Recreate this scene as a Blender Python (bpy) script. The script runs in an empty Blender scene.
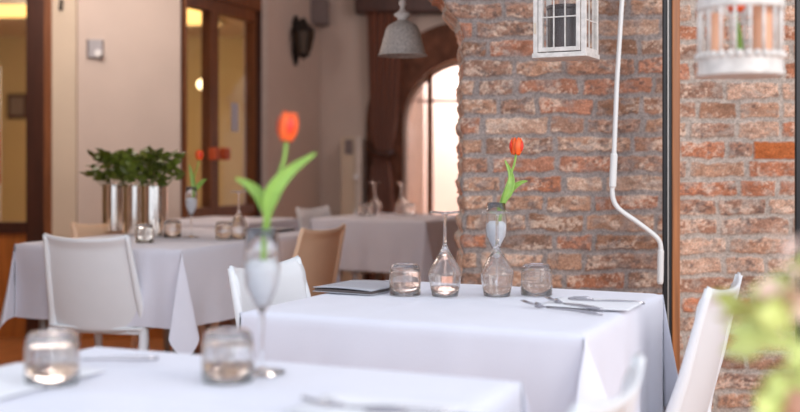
import bpy, bmesh, math, random
import numpy as np
from mathutils import Vector, Matrix
random.seed(7); PI = math.pi
C = bpy.context.scene.collection
sc = bpy.context.scene
EYE = 1.065; F = 1080.0; HOR = 164.0

def at(px, py, Y):
    s = F / Y
    return Vector(((px-400)/s, Y, EYE-(py-HOR)/s))

# ------------------------------------------------------------------ materials
def lin(c):
    return tuple(((v/255)/12.92 if v/255 <= 0.04045 else ((v/255+0.055)/1.055)**2.4) for v in c)
def mat(name, col, rough=0.6, metal=0.0, noise=0.0, nscale=20, bump=0.0, bscale=60, sheen=0.0, spec=0.5, sub=0.0, emit=None, estr=0, trans=0.0, stretch=None):
    m = bpy.data.materials.new(name); m.use_nodes = True
    nt = m.node_tree; b = nt.nodes['Principled BSDF']
    c = lin(col) + (1,)
    b.inputs['Base Color'].default_value = c
    b.inputs['Roughness'].default_value = rough; b.inputs['Metallic'].default_value = metal
    b.inputs['Specular IOR Level'].default_value = spec
    if sheen: b.inputs['Sheen Weight'].default_value = sheen
    if sub: b.inputs['Subsurface Weight'].default_value = sub; b.inputs['Subsurface Radius'].default_value = (.01,.01,.01)
    if trans: b.inputs['Transmission Weight'].default_value = trans
    tc = nt.nodes.new('ShaderNodeTexCoord')
    src = tc.outputs['Object']
    if stretch:
        mp = nt.nodes.new('ShaderNodeMapping'); mp.inputs['Scale'].default_value = stretch
        nt.links.new(src, mp.inputs['Vector']); src = mp.outputs['Vector']
    n = nt.nodes.new('ShaderNodeTexNoise'); n.inputs['Scale'].default_value = nscale; n.inputs['Detail'].default_value = 5
    nt.links.new(src, n.inputs['Vector'])
    r = nt.nodes.new('ShaderNodeMapRange'); r.inputs['To Min'].default_value = 1-noise; r.inputs['To Max'].default_value = 1+noise
    r.inputs['From Min'].default_value = .3; r.inputs['From Max'].default_value = .7
    nt.links.new(n.outputs['Fac'], r.inputs['Value'])
    v = nt.nodes.new('ShaderNodeVectorMath'); v.operation = 'SCALE'; v.inputs[0].default_value = c[:3]
    nt.links.new(r.outputs['Result'], v.inputs['Scale']); nt.links.new(v.outputs['Vector'], b.inputs['Base Color'])
    if bump:
        n2 = nt.nodes.new('ShaderNodeTexNoise'); n2.inputs['Scale'].default_value = bscale; n2.inputs['Detail'].default_value = 6
        nt.links.new(src, n2.inputs['Vector'])
        bp = nt.nodes.new('ShaderNodeBump'); bp.inputs['Strength'].default_value = bump; bp.inputs['Distance'].default_value = .01
        nt.links.new(n2.outputs['Fac'], bp.inputs['Height']); nt.links.new(bp.outputs['Normal'], b.inputs['Normal'])
    if emit:
        b.inputs['Emission Color'].default_value = lin(emit)+(1,); b.inputs['Emission Strength'].default_value = estr
    return m
def glassmat(name, dark=.80, refl=.6, body=.88):
    """thin clear glass: sees straight through, greyer and more mirror-like at grazing angles"""
    m = bpy.data.materials.new(name); m.use_nodes = True; nt = m.node_tree
    nt.nodes.remove(nt.nodes['Principled BSDF']); out = nt.nodes['Material Output']
    lw = nt.nodes.new('ShaderNodeLayerWeight'); lw.inputs['Blend'].default_value = .25
    mr = nt.nodes.new('ShaderNodeMapRange'); mr.inputs['To Min'].default_value = .995; mr.inputs['To Max'].default_value = dark
    pw = nt.nodes.new('ShaderNodeMath'); pw.operation = 'POWER'; pw.inputs[1].default_value = 1.6
    nt.links.new(lw.outputs['Facing'], pw.inputs[0]); nt.links.new(pw.outputs[0], mr.inputs['Value'])
    t = nt.nodes.new('ShaderNodeBsdfTransparent'); cb = nt.nodes.new('ShaderNodeCombineColor')
    for k in range(3): nt.links.new(mr.outputs['Result'], cb.inputs[k])
    nt.links.new(cb.outputs[0], t.inputs['Color'])
    g = nt.nodes.new('ShaderNodeBsdfGlossy'); g.inputs['Roughness'].default_value = .03
    fr = nt.nodes.new('ShaderNodeMath'); fr.operation = 'POWER'; fr.inputs[1].default_value = 4.0
    l2 = nt.nodes.new('ShaderNodeLayerWeight'); l2.inputs['Blend'].default_value = .5; nt.links.new(l2.outputs['Facing'], fr.inputs[0])
    ad = nt.nodes.new('ShaderNodeMath'); ad.operation = 'ADD'; ad.inputs[1].default_value = .012; nt.links.new(fr.outputs[0], ad.inputs[0]); fr = ad
    ml = nt.nodes.new('ShaderNodeMath'); ml.operation = 'MULTIPLY'; ml.inputs[1].default_value = refl
    nt.links.new(fr.outputs[0], ml.inputs[0])
    x = nt.nodes.new('ShaderNodeMixShader'); nt.links.new(ml.outputs[0], x.inputs[0])
    gl = nt.nodes.new('ShaderNodeBsdfGlass'); gl.inputs['IOR'].default_value = 1.45
    y = nt.nodes.new('ShaderNodeMixShader'); y.inputs[0].default_value = body
    nt.links.new(t.outputs[0], x.inputs[1]); nt.links.new(g.outputs[0], x.inputs[2])
    nt.links.new(x.outputs[0], y.inputs[1]); nt.links.new(gl.outputs[0], y.inputs[2]); nt.links.new(y.outputs[0], out.inputs[0])
    return m
def panemat(name, refl=.08):
    m = bpy.data.materials.new(name); m.use_nodes = True; nt = m.node_tree
    nt.nodes.remove(nt.nodes['Principled BSDF']); out = nt.nodes['Material Output']
    g = nt.nodes.new('ShaderNodeBsdfGlossy'); g.inputs['Roughness'].default_value = .02
    t = nt.nodes.new('ShaderNodeBsdfTransparent')
    x = nt.nodes.new('ShaderNodeMixShader'); x.inputs[0].default_value = refl
    nt.links.new(t.outputs[0], x.inputs[1]); nt.links.new(g.outputs[0], x.inputs[2]); nt.links.new(x.outputs[0], out.inputs[0])
    return m
M = dict(
 linen=mat('linen', (223,223,233), .85, noise=.02, nscale=9, bump=.12, bscale=350, sheen=.2),
 white_plastic=mat('white_plastic', (232,234,236), .38, noise=.01),
 beige_plastic=mat('beige_plastic', (248,210,176), .45, noise=.02),
 grey_metal=mat('grey_metal', (150,145,140), .4, .6),
 steel=mat('steel', (176,172,176), .18, 1.0, noise=.05),
 chrome=mat('chrome', (244,236,226), .12, 1.0, noise=.03),
 dark_wood=mat('dark_wood', (66,34,22), .45, noise=.25, nscale=6, stretch=(6,6,.6)),
 red_wood=mat('red_wood', (130,80,48), .4, noise=.25, nscale=6, stretch=(6,6,.6)),
 orange_wood=mat('orange_wood', (178,108,48), .4, noise=.25, nscale=6, stretch=(6,6,.6)),
 post_wood=mat('post_wood', (160,98,52), .4, noise=.3, nscale=8, stretch=(10,10,.5)),
 black_metal=mat('black_metal', (24,22,24), .35, .3),
 pink_wall=mat('pink_wall', (214,200,190), .9, noise=.04, nscale=3, bump=.1, bscale=30),
 cream_wall=mat('cream_wall', (214,200,180), .9, noise=.04, nscale=3, bump=.1, bscale=30),
 yellow_wall=mat('yellow_wall', (196,180,140), .9, noise=.05, nscale=2),
 ceiling=mat('ceiling_paint', (215,205,195), .9, noise=.03),
 cotto=mat('arch_brick', (112,74,56), .85, noise=.4, nscale=14, bump=.5, bscale=30),
 floor=mat('floor_wood', (176,112,66), .35, noise=.2, nscale=4, bump=.05, bscale=12, stretch=(6,1,1)),
 white_paint=mat('white_paint', (216,210,203), .55, noise=.16, nscale=55, bump=.2, bscale=90),
 rod_white=mat('rod_white', (226,224,220), .35, noise=.01),
 lamp_mesh=mat('lamp_mesh', (176,168,160), .6, noise=.3, nscale=140, bump=.4, bscale=200),
 petal=mat('petal', (248,100,34), .45, noise=.35, nscale=45, sub=.1, stretch=(1,1,.25)),
 petal_red=mat('petal_red', (236,58,34), .45, noise=.2, nscale=45),
 leaf=mat('leaf', (140,176,76), .4, noise=.15, nscale=60, sub=.1),
 leaf_dark=mat('leaf_dark', (96,110,34), .45, noise=.4, nscale=50),
 leaf_lime=mat('leaf_lime', (204,212,128), .5, noise=.25, nscale=30, sub=.1),
 blossom=mat('blossom', (238,206,190), .6, noise=.08, nscale=30),
 stem_pale=mat('stem_pale', (190,205,120), .5, noise=.1),
 filling=mat('white_filling', (238,238,242), .8, noise=.04, nscale=200, bump=.5, bscale=400),
 paper=mat('paper', (236,236,240), .8, noise=.02),
 menu=mat('menu_card', (176,176,182), .7, noise=.03),
 menu_in=mat('menu_pages', (90,80,78), .8),
 black=mat('matt_black', (26,22,22), .6, noise=.2),
 grey=mat('grey_plastic', (126,116,116), .6, noise=.03),
 curtain=mat('curtain', (128,72,44), .8, noise=.2, nscale=20, sheen=.3, stretch=(3,3,.5)),
 sheer=mat('sheer', (238,220,214), .9, noise=.04, trans=.0),
 candle=mat('candle', (236,178,142), .5, sub=.3, noise=.04),
 candle_dark=mat('dark_candle', (58,40,34), .4, noise=.3, nscale=30),
 terracotta=mat('terracotta', (214,164,140), .8, noise=.1, nscale=20),
 notice=mat('notice_paper', (206,212,226), .7), amber=mat('amber_plastic', (206,92,50), .4),
 facade=mat('facade', (250,226,216), .9, noise=.06, nscale=2),
 tiles=mat('pavement', (190,170,155), .8, noise=.1), red=mat('red_print', (190,46,36), .6),
 glow=mat('lamp_glow', (255,222,150), .5, emit=(255,206,120), estr=1.6),
 bulb=mat('bulb_glow', (255,235,190), .5, emit=(255,232,180), estr=4.0),
 glass=glassmat('clear_glass'), pane=panemat('window_pane', .025), sconce_glass=mat('sconce_glass', (80,62,40), .3),
)

# ------------------------------------------------------------------ mesh helpers
def obj(name, bm, m, parent=None, smooth=False, mods=(), bevel=0):
    me = bpy.data.meshes.new(name)
    if isinstance(bm, tuple): me.from_pydata(*bm)
    else:
        bmesh.ops.recalc_face_normals(bm, faces=bm.faces); bm.to_mesh(me); bm.free()
    o = bpy.data.objects.new(name, me); C.objects.link(o)
    if m: me.materials.append(M[m] if isinstance(m, str) else m)
    if smooth:
        for p in me.polygons: p.use_smooth = True
    for kind, kw in mods:
        md = o.modifiers.new(kind, kind)
        for k, v in kw.items(): setattr(md, k, v)
    if bevel:
        md = o.modifiers.new('b', 'BEVEL'); md.width = bevel; md.segments = 2
    if parent: o.parent = parent
    return o
def tag(o, label=None, cat=None, group=None, kind=None):
    if label: o['label'] = label
    if cat: o['category'] = cat
    if group: o['group'] = group
    if kind: o['kind'] = kind
    return o
def thing(name, label, cat, loc=(0,0,0), rz=0, group=None, rx=0, ry=0):
    o = bpy.data.objects.new(name, None); C.objects.link(o); o.empty_display_size = .05
    o.location = loc; o.rotation_euler = (rx, ry, rz)
    return tag(o, label, cat, group)
def dup(root, loc=None, rz=None, label=None, group=None, tone=None):
    def rec(o, par):
        c = o.copy(); C.objects.link(c)
        if par: c.parent = par
        for ch in [x for x in C.objects if x.parent == o]: rec(ch, c)
        return c
    r = rec(root, None)
    if loc is not None: r.location = loc
    if rz is not None: r.rotation_euler.z = rz
    if label: r['label'] = label
    if group: r['group'] = group
    return r
def box(bm, x0, x1, y0, y1, z0, z1, mtx=None):
    vs = [bm.verts.new((x, y, z)) for x in (x0, x1) for y in (y0, y1) for z in (z0, z1)]
    for f in ((0,1,3,2),(4,6,7,5),(0,4,5,1),(2,3,7,6),(0,2,6,4),(1,5,7,3)): bm.faces.new([vs[i] for i in f])
    if mtx is not None:
        for v in vs: v.co = mtx @ v.co
    return bm
def BX(*a, **k): return box(bmesh.new(), *a, **k)
def lathe(bm, prof, seg=40, cx=0, cy=0):
    rings = []
    for r, z in prof:
        if r < 1e-6: rings.append([bm.verts.new((cx, cy, z))])
        else: rings.append([bm.verts.new((cx+r*math.cos(2*PI*i/seg), cy+r*math.sin(2*PI*i/seg), z)) for i in range(seg)])
    for a, b in zip(rings, rings[1:]):
        for i in range(seg):
            j = (i+1) % seg
            vs = []
            if len(a) == 1 and len(b) == 1: continue
            if len(a) == 1: vs = [a[0], b[i], b[j]]
            elif len(b) == 1: vs = [a[i], b[0], a[j]]
            else: vs = [a[i], b[i], b[j], a[j]]
            bm.faces.new(vs)
    bmesh.ops.remove_doubles(bm, verts=bm.verts, dist=1e-6)
    return bm
def tube(bm, pts, rad, seg=10, flat=1.0):
    pts = [Vector(p) for p in pts]; n = len(pts)
    if not hasattr(rad, '__len__'): rad = [rad]*n
    rings = []; up = Vector((0,0,1))
    prev = None
    for i, p in enumerate(pts):
        d = (pts[min(i+1,n-1)]-pts[max(i-1,0)]).normalized()
        if prev is None:
            a = d.cross(Vector((0,1,0)) if abs(d.y) < .9 else Vector((1,0,0))).normalized()
        else: a = (prev - d*prev.dot(d)).normalized()
        prev = a; b = d.cross(a)
        rings.append([bm.verts.new(p+(a*math.cos(2*PI*k/seg)+b*math.sin(2*PI*k/seg)*flat)*rad[i]) for k in range(seg)])
    for A, B in zip(rings, rings[1:]):
        for k in range(seg): bm.faces.new([A[k], A[(k+1)%seg], B[(k+1)%seg], B[k]])
    bm.faces.new(rings[0]); bm.faces.new(rings[-1])
    return bm
def bez(pts, n=16):
    out = []; P = [Vector(p) for p in pts]
    P = [P[0]]+P+[P[-1]]
    for i in range(1, len(P)-2):
        for k in range(n):
            t = k/n; a,b,c,d = P[i-1:i+3]
            out.append(.5*((2*b)+(-a+c)*t+(2*a-5*b+4*c-d)*t*t+(-a+3*b-3*c+d)*t**3))
    out.append(P[-2]); return out
def grid(fn, nu, nv):
    vs = [tuple(fn(i/nu, j/nv)) for j in range(nv+1) for i in range(nu+1)]
    fs = [(j*(nu+1)+i, j*(nu+1)+i+1, (j+1)*(nu+1)+i+1, (j+1)*(nu+1)+i) for j in range(nv) for i in range(nu)]
    return vs, [], fs
def struct(name, bm, m, **k):
    return tag(obj(name, bm, m, **k), kind='structure')
SUB1 = ('SUBSURF', dict(levels=1, render_levels=1))
def SOL(t, off=0): return ('SOLIDIFY', dict(thickness=t, offset=off))

# ------------------------------------------------------------------ noise (numpy)
rng = np.random.RandomState(3)
LAT = rng.rand(256, 256)
def vnoise(x, y):
    xi = np.floor(x).astype(int); yi = np.floor(y).astype(int); fx = x-xi; fy = y-yi
    fx = fx*fx*(3-2*fx); fy = fy*fy*(3-2*fy)
    g = lambda a, b: LAT[a % 256, b % 256]
    return (g(xi,yi)*(1-fx)+g(xi+1,yi)*fx)*(1-fy)+(g(xi,yi+1)*(1-fx)+g(xi+1,yi+1)*fx)*fy
def fbm(x, y, o=4):
    s = 0; a = .5; t = 0
    for k in range(o): s = s+a*vnoise(x*2**k+17*k, y*2**k+31*k); t += a; a *= .55
    return s/t

# ------------------------------------------------------------------ brick wall
PITCH = .0628; Z0 = 1.5375-40*PITCH
rowjit = rng.rand(80)*.010-.005
bounds = {}
for r in range(-2, 60):
    xs = [-4.0+rng.rand()*.2]
    while xs[-1] < 4: xs.append(xs[-1]+rng.choice([.12,.145,.18,.20,.23]) + rng.rand()*.02)
    bounds[r] = np.array(xs)
PAL = np.array([lin(c) for c in [(162,120,98),(172,132,108),(148,110,88),(170,118,94),(184,148,126),(146,112,94),(170,112,84),(160,122,102)]])
def brickfield(x, z):
    """height (m) and colour of the old brick face at wall coordinates x, z"""
    xd = x+(fbm(x*18, z*18, 3)-.5)*.016; zd = z+(fbm(x*14+50, z*14+9, 3)-.5)*.020+(fbm(x*1.6+5, z*1.3, 2)-.5)*.02
    zd = zd+.0194*(x > .87)
    rowf = (zd-Z0)/PITCH; row = np.floor(rowf).astype(int); fz = (rowf-row)*PITCH
    h = np.zeros_like(x); col = np.zeros(x.shape+(3,)); sdf = np.zeros_like(x)
    rv = np.zeros_like(x); rid = np.zeros_like(x)
    SD = np.minimum(.066-np.abs(x-1.214), .0265-np.abs(z-1.1095))
    for r in np.unique(row):
        m = row == r; b = bounds.get(int(np.clip(r, -2, 59)))
        xx = xd[m]; i = np.searchsorted(b, xx)-1
        i = np.clip(i, 0, len(b)-2)
        dx = np.minimum(xx-b[i], b[i+1]-xx); dz = np.minimum(fz[m], PITCH-fz[m])
        inset = .0056+.0032*((np.sin(i*12.9+r*78.2)*43758) % 1)
        ax = dx-inset; az = dz-inset; rr = .005
        q = np.where((ax < rr) & (az < rr), rr-np.sqrt(np.maximum(rr-ax,0)**2+np.maximum(rr-az,0)**2), np.minimum(ax, az))
        sdf[m] = q
        rv[m] = (np.sin(i*127.1+r*311.7)*43758.5453) % 1; rid[m] = (np.sin(i*269.5+r*183.3)*24634.63) % 1
    sdf = np.where(SD > -.007, SD+.002, sdf)
    rag = (fbm(x*60, z*60, 3)-.5)*.006
    k = np.clip((sdf+rag+.0015)/.005, 0, 1); k = k*k*(3-2*k)
    n1 = fbm(x*40, z*60, 4); n2 = fbm(x*110+9, z*130, 3); n3 = fbm(x*16+3, z*24, 4)
    base = PAL[(rv*len(PAL)).astype(int) % len(PAL)]
    base = base*(.55+.75*n1+.25*(rid-.5))[...,None]
    lime = np.clip((n3*.6+n2*.5-.56)*7, 0, 1)*.62
    base = base*(1-lime[...,None])+np.array(lin((214,188,168)))*lime[...,None]
    dark = np.clip((fbm(x*55+70, z*80+4, 3)-.60)*8, 0, 1)*.6*(rid > .35)
    base = base*(1-dark[...,None])+np.array(lin((84,74,72)))*dark[...,None]
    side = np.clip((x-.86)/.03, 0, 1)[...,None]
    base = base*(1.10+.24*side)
    spec = (SD > -.007)[...,None]
    base = np.where(spec, np.array(lin((190,108,62)))*(.7+.5*n1)[...,None], base)
    kk = None
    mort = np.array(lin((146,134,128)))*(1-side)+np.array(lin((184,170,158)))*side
    smear = np.clip((fbm(x*26+31, z*34+8, 4)-.53)*5, 0, 1)*.55
    mort = mort*(.75+.5*fbm(x*60+5, z*60, 3))[...,None]
    kk = np.where(spec[...,0], k, k*(1-smear)); col = base*kk[...,None]+mort*(1-kk[...,None]); kk = k
    h = kk*(.002+.005*rid)+(n1-.5)*.012*kk+(n2-.5)*.005-.003
    return h, col
def edge_x(z):   # left edge of the pier, courses stick out beyond the joints
    e = np.where(z < 1.5, .206, .206-(z-1.5)*.62)
    e = np.where(z > 1.62, .117, e)
    fr = ((z-Z0)/PITCH); r = np.floor(fr).astype(int); f = fr-r
    bul = np.sin(PI*np.clip(f, 0, 1))**.5
    return e-.006*bul*(1+rowjit[r % 80]*120)+(fbm(z*22, z*0+2, 4)-.5)*.016
WY = 3.5
bm_v = []; bm_f = []; bm_c = []
def add_grid(X, Y, Z, Cc):
    n0 = len(bm_v_flat[0]) if bm_v_flat else 0
bv = []; bf = []; bc = []; cnt = 0
def addg(P, col):
    global cnt
    nz, nx = P.shape[:2]
    bv.append(P.reshape(-1,3)); bc.append(col.reshape(-1,3))
    idx = cnt+np.arange(nz*nx).reshape(nz, nx); cnt += nz*nx
    bf.append(np.stack([idx[:-1,:-1], idx[:-1,1:], idx[1:,1:], idx[1:,:-1]], -1).reshape(-1,4))
zs = np.concatenate([np.arange(0,.2,.02), np.arange(.2,1.7,.004), np.arange(1.7,2.61,.02)])
ts = np.linspace(0, 1, 420)
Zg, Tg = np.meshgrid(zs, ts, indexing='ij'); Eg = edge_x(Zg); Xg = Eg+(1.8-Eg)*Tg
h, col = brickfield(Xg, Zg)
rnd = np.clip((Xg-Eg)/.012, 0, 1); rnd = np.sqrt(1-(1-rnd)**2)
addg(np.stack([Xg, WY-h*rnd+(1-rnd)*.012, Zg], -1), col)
# side (jamb) face
ys = np.linspace(.012, .28, 50)
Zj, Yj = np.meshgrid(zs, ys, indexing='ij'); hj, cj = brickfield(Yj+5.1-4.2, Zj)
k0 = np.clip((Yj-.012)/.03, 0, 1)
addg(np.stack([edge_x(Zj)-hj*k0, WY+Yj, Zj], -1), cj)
# spandrel over the arch, to the left
xa = np.linspace(-1.6, .117, 160); ta = np.linspace(0, 1, 60)
cxa, Rr = -.7415, 1.2145; 
def arch_z(x): return 1.62-Rr*math.cos(PI/4)+np.sqrt(np.maximum(Rr**2-(x-cxa)**2, 0))
Ta, Xa = np.meshgrid(ta, xa, indexing='ij'); Za = arch_z(Xa)+(2.6-arch_z(Xa))*Ta
h, col = brickfield(Xa, Za); addg(np.stack([Xa, WY-h, Za], -1), col)
Yi, Xi = np.meshgrid(np.linspace(0, .28, 30), xa, indexing='ij'); hi, ci = brickfield(Xi, Yi+1)
addg(np.stack([Xi, WY+Yi, arch_z(Xi)], -1), ci)
# back face and left pier
def flat(p0, p1, p2, p3, c=(150,125,110)):
    P = np.array([[p0,p1],[p3,p2]], float); addg(P, np.ones((2,2,3))*np.array(lin(c)))
flat((1.8,WY+.28,0),(.206,WY+.28,0),(.206,WY+.28,2.6),(1.8,WY+.28,2.6))
Tb, Xb = np.meshgrid([0,1], xa, indexing='ij'); Zb = arch_z(Xb)+(2.6-arch_z(Xb))*Tb
addg(np.stack([Xb, Xb*0+WY+.28, Zb], -1), np.ones(Xb.shape+(3,))*np.array(lin((150,125,110))))
Zl, Xl = np.meshgrid(np.arange(0,2.61,.02), np.arange(-2.4,-1.595,.02), indexing='ij')
h, col = brickfield(Xl, Zl); addg(np.stack([Xl, WY-h, Zl], -1), col)
flat((-2.4,WY+.28,0),(-1.6,WY+.28,0),(-1.6,WY+.28,2.6),(-2.4,WY+.28,2.6))
Zl, Yl = np.meshgrid(np.arange(0,1.63,.02), np.linspace(0,.28,20), indexing='ij')
h, col = brickfield(Yl, Zl); addg(np.stack([Zl*0-1.6, WY+Yl, Zl], -1), col)
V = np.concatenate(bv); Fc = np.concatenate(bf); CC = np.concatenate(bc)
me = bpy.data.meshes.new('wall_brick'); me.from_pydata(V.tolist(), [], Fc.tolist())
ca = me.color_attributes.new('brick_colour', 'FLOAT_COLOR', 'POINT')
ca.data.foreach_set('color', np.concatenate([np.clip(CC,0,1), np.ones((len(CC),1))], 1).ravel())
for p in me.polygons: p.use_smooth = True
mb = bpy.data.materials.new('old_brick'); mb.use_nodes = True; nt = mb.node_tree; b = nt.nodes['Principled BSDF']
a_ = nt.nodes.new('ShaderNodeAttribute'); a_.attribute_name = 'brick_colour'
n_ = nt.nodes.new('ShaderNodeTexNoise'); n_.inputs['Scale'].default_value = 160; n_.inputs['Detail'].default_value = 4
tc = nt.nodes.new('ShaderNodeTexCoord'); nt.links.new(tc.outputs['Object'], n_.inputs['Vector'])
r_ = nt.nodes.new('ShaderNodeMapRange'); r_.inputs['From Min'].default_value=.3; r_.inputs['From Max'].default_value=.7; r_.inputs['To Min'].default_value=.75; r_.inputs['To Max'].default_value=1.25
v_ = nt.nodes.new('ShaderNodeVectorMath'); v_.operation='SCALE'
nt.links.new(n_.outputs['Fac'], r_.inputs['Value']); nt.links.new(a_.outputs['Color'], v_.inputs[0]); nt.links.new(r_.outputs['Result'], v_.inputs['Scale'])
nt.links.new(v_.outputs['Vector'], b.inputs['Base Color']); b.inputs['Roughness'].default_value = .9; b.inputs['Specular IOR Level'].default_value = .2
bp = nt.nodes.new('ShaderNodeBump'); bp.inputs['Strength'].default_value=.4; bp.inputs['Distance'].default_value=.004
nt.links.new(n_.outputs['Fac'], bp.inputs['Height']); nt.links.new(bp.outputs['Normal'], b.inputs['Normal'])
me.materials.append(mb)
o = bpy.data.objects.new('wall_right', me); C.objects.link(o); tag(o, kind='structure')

# ------------------------------------------------------------------ room shell
struct('floor', BX(-6, 5, -1.5, 13.2, -.05, 0), 'floor')
struct('ceiling', box(BX(-6, 2.2, WY, 8.6, 2.6, 2.7), -6, -.8, 8.6, 13.2, 2.6, 2.7), 'ceiling')
struct('trim_1', BX(-2.4, 2.2, 3.16, 3.36, 2.52, 2.66), 'dark_wood')      # veranda beams
struct('trim_2', BX(-2.4, 2.2, 1.72, 1.90, 2.52, 2.66), 'dark_wood')
FY = 6.6
DD = Vector((.38, .925)).normalized(); D0 = Vector((-1.19, 7.0))
def dp(t, off=0, z=0):
    n = Vector((DD.y, -DD.x)); p = D0+DD*t+n*off; return Vector((p.x, p.y, z))
DM = Matrix.Translation((D0.x, D0.y, 0)) @ Matrix.Rotation(math.atan2(DD.y, DD.x), 4, 'Z')   # local x along the wall, -y into the room
def dbox(t0, t1, n0, n1, z0, z1): return BX(t0, t1, -n1, -n0, z0, z1, mtx=DM)
TE = 1.50; E = dp(TE); WB = E.y; T0 = -.40
# front wall beside the two glazed doors
struct('wall_front', BX(-1.97, dp(T0).x, FY, FY+.2, 0, 2.6), 'pink_wall')
struct('trim_3', BX(-2.12, -1.97, FY-.03, FY+.2, 0, 2.6), 'cream_wall', bevel=.006)
bm = BX(-6, -3.4, FY, FY+.2, 0, 2.6); struct('wall_left', bm, 'pink_wall')
struct('wall_west', BX(-6, -5.9, WY, 13.1, 0, 2.6), 'yellow_wall')
struct('wall_east', BX(2.1, 2.2, WY+.3, WB, 0, 2.6), 'pink_wall')
struct('wall_side_front', BX(-6, -2.4, WY, WY+.2, 0, 2.6), 'pink_wall')
struct('wall_side_east', BX(1.8, 2.2, WY, WY+.28, 0, 2.6), 'pink_wall')
bm = dbox(.60, TE, -.15, 0, 0, 2.6); box(bm, T0, .60, 0, .15, 2.22, 2.6, mtx=DM); struct('wall_middle', bm, 'pink_wall')
struct('trim_4', dbox(.50, .64, 0, .02, 0, 2.6), 'white_paint', bevel=.004)
struct('wall_north', BX(-6, E.x-.1, 13, 13.1, 0, 2.6), 'yellow_wall')
struct('wall_inner', BX(E.x-.3, E.x-.2, WB, 13, 0, 2.6), 'yellow_wall')
struct('baseboard_front', BX(-1.97, dp(T0).x, FY-.015, FY, 0, .12), 'orange_wood')
struct('baseboard_middle', dbox(.64, TE, 0, .015, 0, .12), 'orange_wood')

# back wall with arched opening
sB = F/WB; acx = 70/sB; acz = EYE+(HOR-125)/sB; ri = 67/sB; ro = 104/sB
def arch_wall(y0, y1, R, x0, x1, ztop, cz, cx):
    bm = bmesh.new(); n = 32
    prof = [(cx-R, 0)]+[(cx-R*math.cos(PI*k/n), cz+R*math.sin(PI*k/n)) for k in range(n+1)]+[(cx+R, 0)]
    outer = [(x0, 0)]+[(x0 if k < n/2-4 else (x1 if k > n/2+4 else cx-R*math.cos(PI*k/n)), max(cz+R*math.sin(PI*k/n), 0) if (k<n/2-4 or k>n/2+4) else ztop) for k in range(n+1)]+[(x1, 0)]
    outer = [(x0, 0)]
    for k in range(n+1):
        a = PI*k/n; dx, dz = -math.cos(a), math.sin(a)
        tx = ((x0-cx)/dx if dx < -1e-6 else ((x1-cx)/dx if dx > 1e-6 else 1e9)); tz = (ztop-cz)/dz if dz > 1e-6 else 1e9
        t = min(tx, tz); outer.append((cx+dx*t, cz+dz*t))
    outer.append((x1, 0))
    def ring(P, y): return [bm.verts.new((p[0], y, p[1])) for p in P]
    A, B, A2, B2 = ring(prof,y0), ring(outer,y0), ring(prof,y1), ring(outer,y1)
    for i in range(len(prof)-1):
        bm.faces.new([A[i],A[i+1],B[i+1],B[i]]); bm.faces.new([A2[i],B2[i],B2[i+1],A2[i+1]])
        bm.faces.new([A[i],A2[i],A2[i+1],A[i+1]]); bm.faces.new([B[i],B[i+1],B2[i+1],B2[i]])
    bm.faces.new([A[0],B[0],B2[0],A2[0]]); bm.faces.new([A[-1],A2[-1],B2[-1],B[-1]])
    return bm
bm = arch_wall(WB, WB+.3, ri, E.x, 2.2, 2.6, acz, acx)
# triangular fills in the corners above
for sx, xx in ((-1, E.x), (1, 2.2)):
    pass
struct('wall_back', bm, 'pink_wall')
struct('wall_back_upper', BX(E.x, 2.2, WB+.02, WB+.28, acz+ro+.02, 2.6), 'pink_wall')
# brick band around the arch
bm = bmesh.new(); n = 36
def bandpt(R, k):
    return (acx-R*math.cos(PI*k/n), acz+R*math.sin(PI*k/n))
P1 = [(acx-ri, 0)]+[bandpt(ri, k) for k in range(n+1)]+[(acx+ri, 0)]
P2 = [(acx-ro, 0)]+[bandpt(ro, k) for k in range(n+1)]+[(acx+ro, 0)]
rg = [[bm.verts.new((p[0], y, p[1])) for p in P] for P, y in ((P1,WB-.05),(P2,WB-.05),(P1,WB+.01),(P2,WB+.01))]
for i in range(len(P1)-1):
    bm.faces.new([rg[0][i],rg[0][i+1],rg[1][i+1],rg[1][i]]); bm.faces.new([rg[1][i],rg[1][i+1],rg[3][i+1],rg[3][i]]); bm.faces.new([rg[0][i],rg[2][i],rg[2][i+1],rg[0][i+1]])
struct('trim_5', bm, 'cotto')
# arched window: frame, mullion, transom, panes, outside
def gx(px): return (px-400)*(WB+.2)/F
win = tag(bpy.data.objects.new('window_1', None), kind='structure'); C.objects.link(win)
fr = bmesh.new(); n = 30
pts = [(acx-ri+.02, WB+.2, 0)]+[(acx-(ri-.02)*math.cos(PI*k/n), WB+.2, acz+(ri-.02)*math.sin(PI*k/n)) for k in range(n+1)]+[(acx+ri-.02, WB+.2, 0)]
tube(fr, pts, .02, 6)
obj('window_frame', fr, 'white_paint', win)
obj('mullion', BX(gx(427), gx(433), WB+.18, WB+.22, 0, acz+ri*.9), 'red_wood', win)
obj('transom', BX(acx-ri*.9, acx+ri*.9, WB+.19, WB+.21, EYE+(HOR-101)/sB, EYE+(HOR-98)/sB), 'sheer', win)
pp = [(acx-ri+.02, WB+.205, 0.0)]+[(acx-(ri-.02)*math.cos(PI*k/n), WB+.205, acz+(ri-.02)*math.sin(PI*k/n)) for k in range(n+1)]+[(acx+ri-.02, WB+.205, 0.0)]
obj('pane', (pp, [], [tuple(range(len(pp)))]), 'pane', win)
struct('wall_outside', BX(-.55, 3.5, 11.2, 11.3, 0, 3.6), 'facade')
tag(obj('outdoor_pillar', BX(gx(404)*1.05+.02, gx(424)*1.1, 9.3, 9.5, 0, 3.0), 'sheer', bevel=.01), 'white pillar outside behind the left edge of the arched window', 'pillar')

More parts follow.
